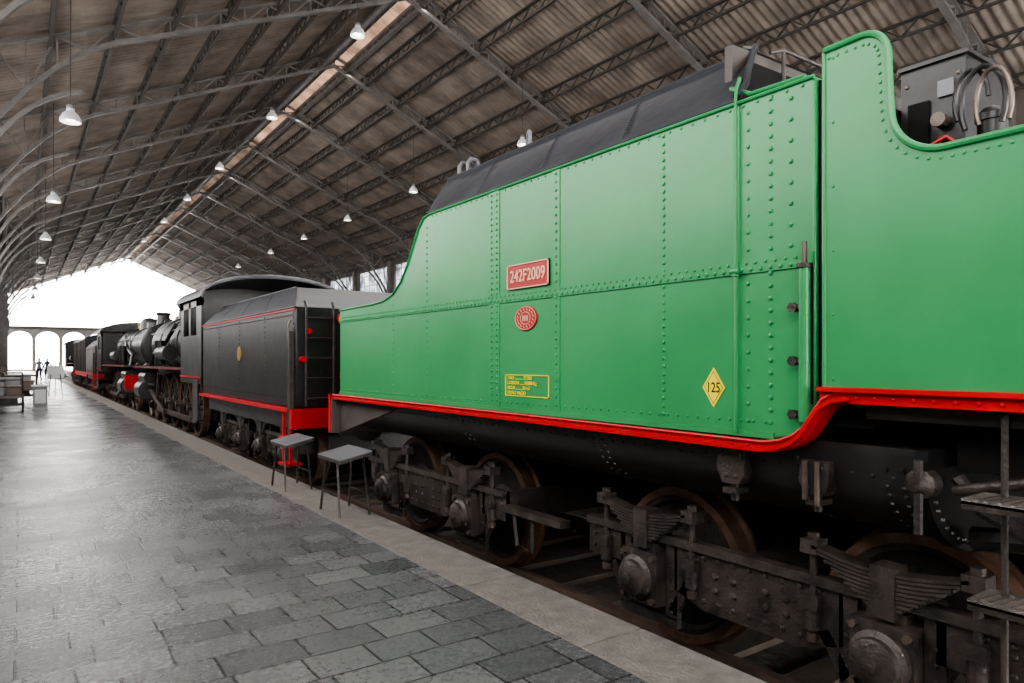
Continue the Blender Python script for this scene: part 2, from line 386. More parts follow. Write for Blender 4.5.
# ------------------------------------------------------------ green tender
T=empty('green_tender')
TX=3.0
slope=[(5.55,2.82),(5.66,2.80),(5.76,2.72),(5.86,2.58),(5.98,2.42),(6.12,2.27),(6.30,2.16),(6.5,2.11),(6.75,2.095)]
m=M()
prof=[(2.05,1.12),(1.95,1.14),(1.88,1.19),(1.84,1.26),(1.84,2.82)]+slope+[(7.7,2.085),(7.7,1.12)]
m.exx(prof,TX,6.0,GREEN)
m.obj('body',T,bevel=.012)
m=M()
pts=[(TX-.004,1.84,2.815)]+[(TX-.004,y,z-.005) for y,z in slope]+[(TX-.004,7.69,2.08)]
m.tube(pts,.011,GREEN,8)
m.box(TX-.009,TX,1.84,7.7,1.940,2.006,GREEN)
m.box(TX-.006,TX,4.43,4.57,1.13,2.81,GREEN)
m.box(TX-.005,TX,3.70,3.78,1.13,2.81,GREEN)
m.box(TX-.008,TX,2.05,7.7,1.12,1.15,GREEN)
r=.0115
m.rline((TX-.009,1.9,1.958),(TX-.009,7.65,1.958),.055,r,GREEN)
m.rline((TX-.009,1.93,1.99),(TX-.009,7.65,1.99),.055,r*.8,GREEN)
for y in (4.465,4.535): m.rline((TX-.006,y,1.2),(TX-.006,y,2.78),.045,r,GREEN)
for y in (5.6,6.3): m.rline((TX,y,1.2),(TX,y,2.05 if y>6 else 2.7),.06,r*.9,GREEN)
m.rline((TX-.005,3.74,1.2),(TX-.005,3.74,2.78),.055,r,GREEN)
m.rline((TX,2.765,1.2),(TX,2.765,2.78),.045,r*1.1,GREEN)
m.rline((TX,2.20,1.2),(TX,2.20,2.75),.085,r,GREEN)
m.rline((TX,2.07,1.2),(TX,2.07,2.78),.06,r*1.1,GREEN)
m.rline((TX,1.96,2.05),(TX,1.96,2.75),.09,r*1.1,GREEN)
m.rline((TX,2.1,1.2),(TX,7.65,1.175),.07,r*.8,GREEN)
m.rline((TX,1.9,2.79),(TX,5.5,2.79),.08,r*.8,GREEN)
m.obj('rivets_and_straps',T)
def arc(cy,cz,R,a0,a1,n=8): return [(cy+R*math.cos(math.radians(a0+(a1-a0)*i/n)),cz+R*math.sin(math.radians(a0+(a1-a0)*i/n))) for i in range(n+1)]
top=[(1.77,2.895)]
top+=arc(1.60,2.785,.115,90,180,8)
top+=[(1.478,2.60)]
top+=[(1.268+.205*math.cos(math.radians(a)),2.545-.205*math.sin(math.radians(a))) for a in range(0,91,9)]
top+=[(1.1,2.34),(-1.5,2.34)]
panel=top+[(-1.5,1.36),(1.77,1.36)]
for xx,nm in ((2.965,'front_panel'),(6.0,'front_panel_far')):
    m=M(); m.exx(panel,xx,xx+.035,GREEN); m.obj(nm,T,bevel=.006)
m=M()
m.tube([(2.962,y,z) for y,z in top],.015,GREEN,8)
m.tube([(2.965,1.772,2.89),(2.965,1.772,1.38)],.010,GREEN,8)
P=[Vector((0,y,z)) for y,z in top]; acc=.02
for a,b in zip(P,P[1:]):
    L=(b-a).length
    if L<1e-4: continue
    d=(b-a)/L; inn=Vector((0,-d.z,d.y))
    if inn.z>0 or (abs(inn.z)<.05 and inn.y<0): inn=-inn
    while acc<L:
        q=a+d*acc+inn*.04; m.rivet((2.965,q.y,q.z),.008,GREEN); acc+=.04
    acc-=L
m.rline((2.965,1.73,1.42),(2.965,1.73,2.85),.25,.007,GREEN)
m.obj('front_panel_edge',T)
m=M()
m.box(3.06,5.95,1.60,1.835,1.2,2.30,DARK); m.box(3.03,5.97,1.815,1.838,1.3,2.80,DARK)  # near-black filler and panel stand in for shade behind the front panel
m.box(3.0,6.0,-1.5,1.6,1.25,1.35,BLK)
m.box(3.2,5.8,2.45,2.50,2.8,3.24,BULK)
m.box(3.3,5.7,2.42,2.46,3.0,3.05,BULK)
m.tube([(3.50,2.42,3.26),(3.6,2.40,3.29),(5.4,2.40,3.29),(5.5,2.4,3.2)],.012,BLKS)
m.tube([(3.02,1.9,2.84),(3.02,2.2,2.85),(3.1,2.38,2.95)],.012,GREEN)
for x in (3.6,4.4,5.2): m.cyl((x,2.40,3.1),(x,2.40,3.29),.012,BLKS,8)
m.box(3.8,5.2,2.0,2.40,2.8,3.0,BULK)
m.obj('bunker_bulkhead',T)
def hopper(name,y0b,y1b,y0t,y1t,xb,xt,zb,zt,mt,parent,x2=9.0,tm=None,bow=.012,em=None):
    m=M(); N=8; M_=14; vs=[]
    for k in range(N+1):
        t=k/N; x=xb+(xt-xb)*t; z=zb+(zt-zb)*t+bow*math.sin(math.pi*t)
        ya=y0b+(y0t-y0b)*t; yb=y1b+(y1t-y1b)*t
        for i in range(M_+1):
            y=ya+(yb-ya)*i/M_; vs.append((x,y,z))
    fs=[(k*(M_+1)+i,k*(M_+1)+i+1,(k+1)*(M_+1)+i+1,(k+1)*(M_+1)+i) for k in range(N) for i in range(M_)]
    m.add(vs,fs,mt)
    m.add([(x2-a,b,c) for a,b,c in vs],fs,mt)
    tm=tm or mt; em=em or tm
    m.add([(xt,y0t,zt),(xt,y1t,zt),(x2-xt,y1t,zt),(x2-xt,y0t,zt)],[(0,1,2,3)],tm)
    m.add([(xb,y1b,zb),(xt,y1t,zt),(x2-xt,y1t,zt),(x2-xb,y1b,zb)],[(0,1,2,3)],mt)
    m.add([(xb,y0b,zb),(xt,y0t,zt),(x2-xt,y0t,zt),(x2-xb,y0b,zb)],[(0,1,2,3)],em)
    m.tube([(xt,y0t,zt),(xt,y1t,zt)],.016,mt); m.tube([(xb,y0b,zb),(xb,y1b,zb)],.012,mt)
    for q in range(1,4):
        t=q/4; ya=y0b+(y1b-y0b)*t; yb=y0t+(y1t-y0t)*t
        for s in range(20):
            u=(s+.5)/20; m.rivet((xb+(xt-xb)*u,ya+(yb-ya)*u,zb+(zt-zb)*u+bow*math.sin(math.pi*u)),.009,mt,(-.7,0,.7))
    return m.obj(name,parent)
hopper('coal_bunker',2.28,5.60,2.50,6.02,3.0,3.46,2.83,3.29,BLUEB,T,em=DARK)  # front end face coloured near-black to look shaded
m=M()
m.tube([(3.0,2.27,2.85),(3.12,2.30,2.96),(3.25,2.38,3.10),(3.46,2.49,3.31)],.02,BLUEB)
m.beam((3.40,2.46,3.26),(3.46,2.54,3.32),.06,.02,BLUEB)
for dy in (0,.16):
    y=5.95-dy
    m.tube([(3.55,y,3.28),(3.55,y,3.42),(3.58,y,3.46),(3.64,y,3.46),(3.67,y,3.42),(3.67,y,3.28)],.022,GREYS)
R=.09; m.tube([(3.66+R*math.cos(a)*.6,4.95+R*math.cos(a),3.42+R*math.sin(a)) for a in [k*math.pi/8 for k in range(17)]],.018,GREYS)
m.cyl((3.66,4.95,3.28),(3.66,4.95,3.34),.03,BLUEB)
m.lathe((3.75,3.45,3.28),(0,0,1),[(.05,0),(.05,.06),(.03,.1),(.0,.12)],BLUEB,12)
m.obj('bunker_fittings',T)
half=[(3.04,1.13),(3.03,1.04),(3.045,.96),(3.09,.88),(3.17,.80),(3.28,.74),(3.42,.70),(3.6,.685)]
bel=half+[(9-x,z) for x,z in reversed(half)]
m=M(); m.exy(bel,1.40,7.55,BLK)
def brow(y,r=.013,mt=BLK,nn=None,off=0):
    for (xa,za),(xb,zb) in zip(half[1:],half[2:]):
        n=Vector((-(za-zb),0,-(xb-xa))).normalized()
        k=max(1,int(((xb-xa)**2+(zb-za)**2)**.5/.045))
        for i in range(k):
            t=i/k; m.rivet((xa+(xb-xa)*t,y,za+(zb-za)*t),r,mt,nn or n)
for y in (1.46,1.53,1.95,3.3,3.37,5.0,5.07,6.6,6.67): brow(y)
m.rline((3.04,1.5,1.0),(3.04,7.4,1.0),.09,.011,BLK)
fl=[(x-.03 if x<4.5 else x+.03,z-.03 if z<1 else z) for x,z in bel]
m.exy(fl,1.35,1.40,DARK)  # end flange coloured darker than the belly, as painted shade
brow(1.35,.014,BLK,(0,-1,0))
m.box(4.05,4.95,-1.5,7.6,.36,.66,DARK)
m.box(3.15,5.85,-1.5,1.3,1.05,1.25,DARK)
m.obj('water_tank_belly',T)
m=M()
m.cyl((3.12,1.30,.97),(3.12,.4,1.20),.022,BLKS)
m.lathe((3.0,1.37,1.0),(-1,0,0),[(.06,-.05),(.06,.02),(.035,.04),(.025,.07)],BLKS,12)
m.cyl((2.97,1.37,.80),(2.97,1.37,1.10),.018,BLKS,8)
m.tube([(3.3,1.3,.75),(3.3,.9,.8),(3.3,.2,.8)],.05,BLK)
m.tube([(3.15,1.3,1.02),(3.14,1.2,.9),(3.2,1.0,.78),(3.2,.3,.78)],.03,BLKS)
def casting(y,z,s=1,mt=BLKS):
    m.exx([(y-.09*s,z+.13*s),(y+.07*s,z+.13*s),(y+.09*s,z+.02*s),(y+.05*s,z-.06*s),(y-.05*s,z-.06*s),(y-.08*s,z-.01*s)],2.99,3.10,mt)
    m.cyl((3.03,y,z-.15*s),(3.03,y,z-.05*s),.022*s,mt,8)
    m.box(2.98,3.09,y-.04*s,y+.04*s,z-.11*s,z-.08*s,mt)
    for q in (-.05,.05):
        m.rivet((2.99,y+q*s,z+.09*s),.014,mt); m.rivet((2.99,y+q*s*.6,z-.02*s),.014,mt)
casting(2.30,.93); casting(1.84,.93,.85)
m.cyl((2.97,1.87,.86),(2.97,1.87,1.04),.013,STEEL,8); m.cyl((2.97,1.81,.84),(2.97,1.81,1.04),.012,STEEL,8)
m.obj('underframe_castings',T)
m=M()
path=[(7.72,1.09),(6,1.09),(4,1.09),(2.12,1.085)]+[(2.06,1.085),(1.97,1.10),(1.90,1.13),(1.85,1.17),(1.81,1.23),(1.76,1.30),(1.70,1.335),(1.62,1.35)]
def ribbon(pa,x0,x1,w,mt):
    n=len(pa); P=[Vector((0,a,b)) for a,b in pa]; vs=[]
    for i,p in enumerate(P):
        d=(P[min(i+1,n-1)]-P[max(i-1,0)]).normalized(); q=Vector((0,-d.z,d.y))
        if q.z<0:q=-q
        if abs(d.z)>.9: q=Vector((0,1,0)) if d.z*1>0 else q
        for xx,s in ((x0,-1),(x1,-1),(x1,1),(x0,1)): vs.append((xx,p.y+q.y*s*w/2,p.z+q.z*s*w/2))
    fs=[(4*i+j,4*i+(j+1)%4,4*i+4+(j+1)%4,4*i+4+j) for i in range(n-1) for j in range(4)]+[(0,1,2,3),(4*n-1,4*n-2,4*n-3,4*n-4)]
    m.add(vs,fs,mt)
ribbon(path,2.93,3.02,.05,RED)
ribbon([(a+ (0 if i<4 else .01),b-.012) for i,(a,b) in enumerate(path)],2.90,3.02,.018,RED)
m.tube([(2.925,a,b+.026) for a,b in path],.009,RED)
m.box(2.925,3.02,-1.5,1.77,1.315,1.375,RED); m.box(2.90,3.02,-1.5,1.77,1.365,1.385,RED)
m.rline((2.925,1.6,1.34),(2.925,-.5,1.34),.075,.010,RED)
m.rline((2.93,2.15,1.09),(2.93,7.6,1.09),.10,.008,RED)
m.box(2.90,6.1,7.75,7.80,.68,1.12,RED)
m.box(2.91,6.09,7.70,7.75,.68,1.06,BULK)
m.obj('red_edge_trim',T,bevel=0)
m=M()
m.exx([(7.70,1.06),(6.2,1.06),(6.35,1.0),(7.70,.68)],3.0,3.04,BULK)
for x in (3.55,5.45):
    m.cyl((x,7.80,.72),(x,8.15,.72),.09,BLKS); m.cyl((x,8.15,.72),(x,8.22,.72),.22,BLKS,24)
m.obj('rear_sill_and_buffers',T)
m=M()
m.tube([(TX-.02,2.26,1.14),(TX-.02,2.26,2.84),(TX+.0,2.27,2.9),(TX+.04,2.28,2.96)],.009,GREEN)
m.cyl((TX-.02,2.26,1.93),(TX-.02,2.26,1.98),.017,GREEN,8); m.cyl((TX-.03,2.235,1.955),(TX-.03,2.285,1.955),.012,GREEN,8)
m.cyl((2.955,1.862,1.22),(2.955,1.862,1.93),.026,GREEN,16)
m.cyl((2.955,1.862,1.93),(2.955,1.862,1.95),.036,BLKS,12)
m.cyl((2.955,1.862,1.95),(2.955,1.862,2.05),.012,STEEL,10)
m.cyl((2.955,1.862,1.15),(2.955,1.862,1.22),.018,STEEL,10)
for z in (1.25,1.5,1.75):
    m.cyl((TX,1.925,z),(TX-.04,1.925,z),.018,BLKS,10); m.cyl((TX-.04,1.925,z),(TX-.05,1.925,z),.026,BLKS,6)
    m.beam((TX-.03,1.925,z),(2.955,1.862,z),.018,.018,BLKS)
m.box(TX-.004,TX,1.845,1.875,1.3,1.95,DARK)  # dark strip painted on for the shade of the gap
m.obj('side_pipes',T)
m=M(); m.box(TX-.012,TX,3.81,4.31,2.03,2.21,REDP)
for a,b,c,d in ((3.81,4.31,2.03,2.038),(3.81,4.31,2.202,2.21),(3.81,3.82,2.03,2.21),(4.30,4.31,2.03,2.21)): m.box(TX-.018,TX,a,b,c,d,CREAM)
m.obj('number_plate',T)
text('242F2009',4.06,2.118,TX-.013,.125,CREAM,T,'plate_number',sx=.86)
m=M(); N=32
def oval(a,b,x,mt,yc=4.085,zc=1.81):
    m.add([(x,yc+a*math.cos(2*math.pi*i/N),zc+b*math.sin(2*math.pi*i/N)) for i in range(N)]+[(TX,yc+a*math.cos(2*math.pi*i/N),zc+b*math.sin(2*math.pi*i/N)) for i in range(N)],[tuple(range(N))]+[(i,(i+1)%N,N+(i+1)%N,N+i) for i in range(N)],mt)
oval(.135,.09,TX-.010,REDP); oval(.128,.083,TX-.012,REDP)
for (A,B) in ((.125,.082),(.06,.045)):
    m.tube([(TX-.012,4.085+A*math.cos(a),1.81+B*math.sin(a)) for a in [k*math.pi/16 for k in range(33)]],.0028,CREAM,6)
for k in range(16):
    a=k*math.pi/8+.2; c=(TX-.013,4.085+.095*math.cos(a),1.81+.064*math.sin(a)); m.beam((c[0],c[1]-.007,c[2]-.008),(c[0],c[1]+.005,c[2]+.008),.004,.005,CREAM)
for q in (-.025,0,.025): m.box(TX-.016,TX,4.085+q-.006,4.085+q+.006,1.79,1.83,CREAM)
m.obj('maker_plate',T)
m=M()
a0,a1,b0,b1=3.82,4.35,1.24,1.40
for a,b,c,d in ((a0,a1,b0,b0+.006),(a0,a1,b1-.006,b1),(a0,a0+.006,b0,b1),(a1-.006,a1,b0,b1)): m.box(TX-.006,TX,a,b,c,d,YEL)
m.exx([(2.34,1.36),(2.4125,1.465),(2.485,1.36),(2.4125,1.255)],TX-.004,TX,YEL)
m.exx([(2.352,1.36),(2.4125,1.447),(2.473,1.36),(2.4125,1.273)],TX-.0045,TX-.004,BLK)
m.exx([(2.356,1.36),(2.4125,1.441),(2.469,1.36),(2.4125,1.279)],TX-.005,TX-.0045,YEL)
m.obj('painted_marks',T,smooth=False)
text('125',2.4125,1.358,TX-.005,.075,BLK,T,'weight_text',ext=.001,sx=.8)
for i,t in enumerate(('TARA ............ 27.500','CARBON ...... 10.000 Kg','AGUA ......... 28 m3','FRENO VACIO')): text(t,4.32,1.375-i*.037,TX-.006,.036,YEL,T,'data_text',ext=.001,align='LEFT')
m=M(); bogie(m,1.62,3.12); m.obj('front_bogie',T)
m=M(); bogie(m,5.25,6.82); m.box(3.2,3.3,3.95,4.7,.28,.33,BLKS); m.tube([(3.25,4.6,.3),(3.25,4.55,.02),(3.25,4.35,.02),(3.25,4.35,.3)],.018,BLKS); m.obj('rear_bogie',T)
m=M()
for z,y0,y1 in ((.985,.80,1.16),(.62,.80,1.14)):
    m.box(2.84,3.04,y0,y1,z-.010,z+.010,CHEQ); m.box(2.84,2.852,y0,y1,z-.03,z,BLKS)
    for k in range(9): m.beam((2.86,y0+.03+k*.035,z+.011),(3.02,y0+.01+k*.035,z+.011),.006,.004,STEEL)
m.cyl((2.98,1.07,1.30),(2.98,1.07,.30),.013,BLKS,8); m.beam((3.0,.95,1.3),(3.0,.95,.6),.05,.012,BLKS)
m.cyl((2.98,1.05,.63),(3.3,1.05,.45),.012,BLKS,8)
m.obj('footsteps',T)
m=M()
m.box(3.72,4.15,1.50,1.80,2.3,2.98,BLK); m.box(3.70,4.17,1.48,1.81,2.98,3.0,BLK)
m.box(3.705,3.72,1.55,1.62,2.80,2.88,GREYS); m.box(3.705,3.72,1.66,1.76,2.55,2.80,DARK)
for z in (2.4,2.9):
    for y in (1.53,1.77): m.rivet((3.72,y,z),.012,STEEL)
m.cyl((3.72,1.60,2.68),(3.66,1.60,2.68),.035,STEEL,12)
m.cyl((3.65,1.36,2.25),(3.65,1.36,2.60),.06,BLK,16); m.lathe((3.65,1.36,2.60),(0,0,1),[(.07,0),(.07,.03),(.04,.06),(.01,.07)],BLK,14)
m.tube([(3.55,1.36+.09*math.cos(a),2.66+.17*math.sin(a)) for a in [k*math.pi/10 for k in range(-2,13)]],.013,BLK)
m.tube([(3.50,1.30+.07*math.cos(a),2.64+.15*math.sin(a)) for a in [k*math.pi/10 for k in range(-2,13)]],.011,STEEL)
m.tube([(3.58,1.42+.07*math.cos(a),2.70+.14*math.sin(a)) for a in [k*math.pi/10 for k in range(-2,11)]],.011,BLK)
m.tube([(3.5,1.62,2.3),(3.5,1.60,2.50),(3.52,1.50,2.54),(3.55,1.42,2.46),(3.6,1.36,2.44)],.012,REDP)
m.tube([(3.45,1.55,2.3),(3.45,1.53,2.42),(3.5,1.42,2.46),(3.6,1.3,2.38)],.016,BLKS)
m.tube([(3.42,1.48,2.28),(3.42,1.46,2.44),(3.45,1.40,2.47),(3.45,1.32,2.40),(3.45,1.2,2.38)],.011,MAROON)
m.tube([(3.6,1.7,2.3),(3.6,1.68,2.48),(3.65,1.62,2.52),(3.70,1.60,2.60)],.014,MAROON)
m.cyl((3.5,1.22,2.3),(3.5,1.22,2.44),.025,BLKS,10); m.cyl((3.44,1.22,2.45),(3.56,1.22,2.45),.018,STEEL,10)
m.cyl((3.55,1.66,2.3),(3.55,1.66,2.42),.03,BRASS,10)
m.box(3.9,5.4,.3,1.45,1.3,2.36,BLK)
m.box(3.45,3.8,.95,1.7,1.35,2.31,BLK)
m.obj('stoker_gear',T)

# ------------------------------------------------------------ black tender
def black_tender(ya,yb,name='black_tender',mt=BLK):
    e=empty(name); m=M()
    m.box(3.0,6.0,ya,yb,.86,2.22,mt)
    m.obj('body',e,bevel=.03)
    hopper('coal_bunker',ya+.05,yb,ya+1.1,yb-.05,3.02,3.38,2.23,2.60,BLUEB,e,tm=GREYS)
    m=M()
    m.box(2.985,3.0,ya,yb,2.185,2.205,RED); m.box(2.93,3.05,ya,yb,.81,.86,RED)
    m.box(3.1,5.9,ya+.2,yb-.1,.55,.8,BLK)
    for y in (ya+.06,yb-.06,(ya+yb)/2,ya+1.4,yb-1.4): m.rline((3.0,y,.9),(3.0,y,2.15),.07,.013,mt)
    m.rline((3.0,ya+.1,1.0),(3.0,yb-.1,1.0),.10,.013,mt); m.rline((3.0,ya+.1,2.12),(3.0,yb-.1,2.12),.10,.012,mt)
    m.box(2.92,6.08,ya-.10,ya,.60,.86,RED)
    for z in (1.1,1.35,1.6,1.85,2.1): m.rline((3.05,ya,z),(5.9,ya,z),.15,.012,mt,(0,-1,0))
    for x in (3.12,3.5): m.tube([(x,ya-.08,.9),(x,ya-.10,2.2),(x,ya-.02,2.3)],.018,BLKS)
    for k in range(5): m.cyl((3.12,ya-.09,1.0+k*.27),(3.5,ya-.09,1.0+k*.27),.012,BLKS,8)
    m.lathe((3.62,ya-.02,2.08),(0,-1,0),[(.03,0),(.05,.05),(.08,.08),(.08,.14),(.06,.15)],RED,16)
    m.cyl((3.16,ya-.12,1.90),(3.16,ya-.02,1.90),.035,RED,12); m.cyl((3.08,ya-.12,1.52),(3.08,ya-.02,1.52),.04,RED,12); m.box(3.62,3.75,ya-.06,ya-.01,1.25,1.35,RED)
    m.tube([(3.7,ya-.05,2.0),(3.72,ya-.12,1.7),(3.7,ya-.15,1.3),(3.6,ya-.12,.9)],.02,RED)
    m.box(2.93,2.99,ya+.02,ya+.10,.35,1.9,BLKS)
    for z in (.1,.45): m.box(2.88,3.1,ya+.0,ya+.35,z,z+.03,RED)
    m.box(2.93,2.96,ya,ya+.04,.1,.8,RED); m.box(2.93,2.96,ya+.3,ya+.34,.1,.8,RED)
    for x in (3.55,5.45):
        m.cyl((x,ya-.1,.72),(x,ya-.45,.72),.09,BLKS); m.cyl((x,ya-.45,.72),(x,ya-.51,.72),.22,BLKS,24)
    m.tube([(2.96,ya+.1,1.05),(2.94,ya+.1,1.1),(2.94,ya+.1,2.0),(2.97,ya+.1,2.05)],.015,STEEL)
    yc=(ya+yb)/2
    m.lathe((3.0,yc,1.62),(-1,0,0),[(.12,0),(.12,.012),(.02,.016)],BRASS,24)
    m.obj('fittings',e)
    m=M(); bogie(m,ya+1.0,ya+2.3,.46,ext=.3); bogie(m,yb-2.2,yb-.9,.46,ext=.3); m.obj('bogies',e)
    return e
black_tender(9.3,15.05)
# ------------------------------------------------------------ steam locomotive
def loco(y0,d,name='steam_locomotive'):
    e=empty(name); Y=lambda t:y0+d*t
    def bx(m,x0,x1,t0,t1,z0,z1,mt): a,b=sorted((Y(t0),Y(t1))); m.box(x0,x1,a,b,z0,z1,mt)
    m=M()
    for xs in (3.05,5.90):
        bx(m,xs,xs+.05,0,2.3,1.1,2.05,BLK); bx(m,xs,xs+.05,0,.5,2.05,2.8,BLK); bx(m,xs,xs+.05,1.1,1.3,2.05,2.8,BLK); bx(m,xs,xs+.05,1.9,2.3,2.05,2.8,BLK); bx(m,xs,xs+.05,0,2.3,2.65,2.86,BLK)
    bx(m,3.05,5.95,2.25,2.3,1.1,2.85,BLK); bx(m,3.03,3.05,0,2.3,1.14,1.17,RED)
    bx(m,3.05,5.95,0,2.3,1.02,1.1,BLK)
    roof=[(4.5+1.53*math.cos(a),2.80+.50*math.sin(a)) for a in [k*math.pi/20 for k in range(21)]]
    roofi=[(4.5+1.49*math.cos(a),2.80+.45*math.sin(a)) for a in [k*math.pi/20 for k in range(20,-1,-1)]]
    a,b=sorted((Y(-.35),Y(2.4))); m.exy(roof+roofi,a,b,BLUEB)
    a,b=sorted((Y(2.27),Y(2.3))); m.exy(roof,a,b,BLK)
    m.tube([(x,Y(-.35),z) for x,z in roof],.035,GREYS)
    m.obj('cab',e)
    m=M()
    zc=2.02; ax=(0,d,0)
    m.lathe((4.5,Y(2.3),zc),ax,[(.93,0),(.93,2.2),(.86,2.3),(.86,6.7),(.90,6.75),(.90,8.3),(.84,8.36),(.80,8.37)],BLK,40)
    m.lathe((4.5,Y(2.3),zc),ax,[(.60,8.36),(.58,8.42),(.3,8.48),(.03,8.5)],BLK,32)
    for t in (3.6,4.9,6.2,7.5): m.lathe((4.5,Y(t),zc),ax,[(.885,0),(.885,.06)],BLKS,40)
    m.lathe((4.5,Y(9.7),zc+.8),(0,0,1),[(.3,0),(.24,.1),(.22,.42),(.27,.48),(.27,.52),(.2,.53)],BLK,24)
    m.lathe((4.5,Y(6.2),zc+.75),(0,0,1),[(.42,0),(.36,.1),(.35,.35),(.26,.5),(.05,.56)],BLK,24)
    m.lathe((4.5,Y(7.8),zc+.75),(0,0,1),[(.36,0),(.32,.1),(.31,.28),(.2,.4),(.03,.43)],BLK,24)
    m.lathe((4.5,Y(3.2),zc+.85),(0,0,1),[(.06,0),(.06,.3),(.03,.33)],BRASS,12)
    for sd in (-1,1):
        m.tube([(4.5+sd*.93,Y(2.4),zc+.35),(4.5+sd*.93,Y(10.3),zc+.35)],.02,STEEL)
        m.tube([(4.5+sd*.9,Y(6.2),zc+.5),(4.5+sd*.98,Y(7.5),zc+.0),(4.5+sd*1.0,Y(9.3),zc-.3),(4.5+sd*1.15,Y(9.6),1.1)],.06,BLK)
        m.cyl((4.5+sd*1.2,Y(5.2),1.72),(4.5+sd*1.2,Y(6.6),1.72),.2,BLK,20)
        m.cyl((4.5+sd*1.12,Y(7.4),1.4),(4.5+sd*1.12,Y(7.4),2.1),.15,BLK,16)
        bx(m,*sorted((4.5+sd*.75,4.5+sd*1.42)),2.3,10.6,1.28,1.34,BLK)
        bx(m,*sorted((4.5+sd*1.40,4.5+sd*1.44)),2.3,10.6,1.29,1.345,MAROON)
        bx(m,*sorted((4.5+sd*.6,4.5+sd*.66)),.3,10.9,.35,1.3,BLK)
        m.cyl((4.5+sd*1.18,Y(9.0),.58),(4.5+sd*1.18,Y(10.1),.58),.32,BLK,28); m.cyl((4.5+sd*1.18,Y(8.9),.98),(4.5+sd*1.18,Y(10.2),.98),.18,BLK,20)
        m.cyl((4.5+sd*1.18,Y(10.1),.58),(4.5+sd*1.18,Y(10.16),.58),.26,STEEL,24)
        X=4.5+sd*.9; R=.72
        for t in (2.9,4.45,6.0,7.55):
            wheel(m,X,Y(t),R,sd,12)
            m.cyl((X,Y(t),RL+R),(X+sd*.3,Y(t),RL+R),.08,STEEL,14)
            m.beam((X+sd*.16,Y(t),RL+R),(X+sd*.16,Y(t),RL+R-.34),.22,.1,BLKS,up=(1,0,0))
        for t in (9.1,10.2): wheel(m,X,Y(t),.42,sd)
        m.beam((X+sd*.24,Y(2.7),RL+R-.3),(X+sd*.24,Y(7.75),RL+R-.3),.05,.13,STEEL)
        m.beam((X+sd*.32,Y(6.0),RL+R-.3),(X+sd*.32,Y(8.5),.58),.05,.13,STEEL)
        m.cyl((4.5+sd*1.2,Y(8.2),.58),(4.5+sd*1.2,Y(9.0),.58),.04,STEEL)
        m.beam((4.5+sd*1.2,Y(7.9),.78),(4.5+sd*1.2,Y(9.0),.78),.08,.05,BLKS)
        m.beam((X+sd*.34,Y(6.9),1.2),(X+sd*.34,Y(7.1),.4),.05,.09,BLKS)
        bx(m,*sorted((4.5+sd*1.3,4.5+sd*1.5)),.3,.8,.2,.24,BLKS); bx(m,*sorted((4.5+sd*1.44,4.5+sd*1.47)),.3,.8,.2,1.1,BLKS)
        m.cyl((4.5+sd*.95,Y(10.98),.72),(4.5+sd*.95,Y(11.35),.72),.09,BLKS); m.cyl((4.5+sd*.95,Y(11.35),.72),(4.5+sd*.95,Y(11.42),.72),.22,BLKS,24)
        m.lathe((4.5+sd*1.0,Y(10.85),1.35),(0,d,0),[(.05,-.1),(.09,0),(.09,.12),(.08,.14)],BLKS,16)
    bx(m,3.05,5.95,10.9,10.98,.5,1.0,RED); bx(m,3.3,5.7,10.3,10.95,1.0,1.05,BLK)
    m.lathe((4.5,Y(10.8),2.9),(0,d,0),[(.10,-.12),(.16,0),(.16,.12),(.13,.13)],BLK,20)
    m.obj('boiler_and_running_gear',e)
    return e
loco(15.45,1)
loco(39.3,-1)
black_tender(39.9,45.6)
def wagon(ya,yb,mt):
    e=empty('goods_wagon'); m=M()
    m.box(3.05,5.95,ya,yb,.9,2.7,mt)
    roof=[(4.5+1.52*math.cos(a),2.7+.4*math.sin(a)) for a in [k*math.pi/12 for k in range(13)]]
    m.exy(roof,ya-.1,yb+.1,BLUEB)
    m.box(3.1,5.9,ya-.05,yb+.05,.6,.88,RED)
    n=int((yb-ya)/1.2)
    for k in range(n+1): y=ya+(yb-ya)*k/n; m.box(3.0,3.05,y-.04,y+.04,.9,2.7,BLKS)
    for k in range(n): 
        if k%2==0: y=ya+(yb-ya)*(k+.5)/n; m.box(3.03,3.05,y-.35,y+.35,1.8,2.4,BLK)
    bogie(m,ya+1,ya+2.6,.46,det=False,ext=.3); bogie(m,yb-2.6,yb-1,.46,det=False,ext=.3)
    m.obj('wagon_body',e)
wagon(46.6,56.5,BLK); loco(69,-1)

# ------------------------------------------------------------ platform furniture
def stand(x,y,z=.56,w=.32,l=.60):
    m=M(); t=.035
    m.exy([(x-w/2,z-t),(x+w/2,z+t),(x+w/2,z+t+.03),(x-w/2,z-t+.03)],y-l/2,y+l/2,BLKS)
    m.exy([(x-w/2-.005,z-t+.031),(x+w/2+.005,z+t+.031),(x+w/2+.005,z+t+.04),(x-w/2-.005,z-t+.04)],y-l/2-.005,y+l/2+.005,GREYS)
    for sx in (-1,1):
        for sy in (-1,1):
            m.beam((x+sx*(w/2-.03),y+sy*(l/2-.16),z+sx*t*.6),(x+sx*(w/2-.01),y+sy*(l/2-.04),.013),.018,.018,BLKS)
        m.beam((x+sx*(w/2-.02),y-l/2+.1,.22),(x+sx*(w/2-.02),y+l/2-.1,.22),.012,.012,BLKS)
    m.obj('metal_display_stand')
stand(2.62,6.6,.56); stand(2.62,8.25,.54)
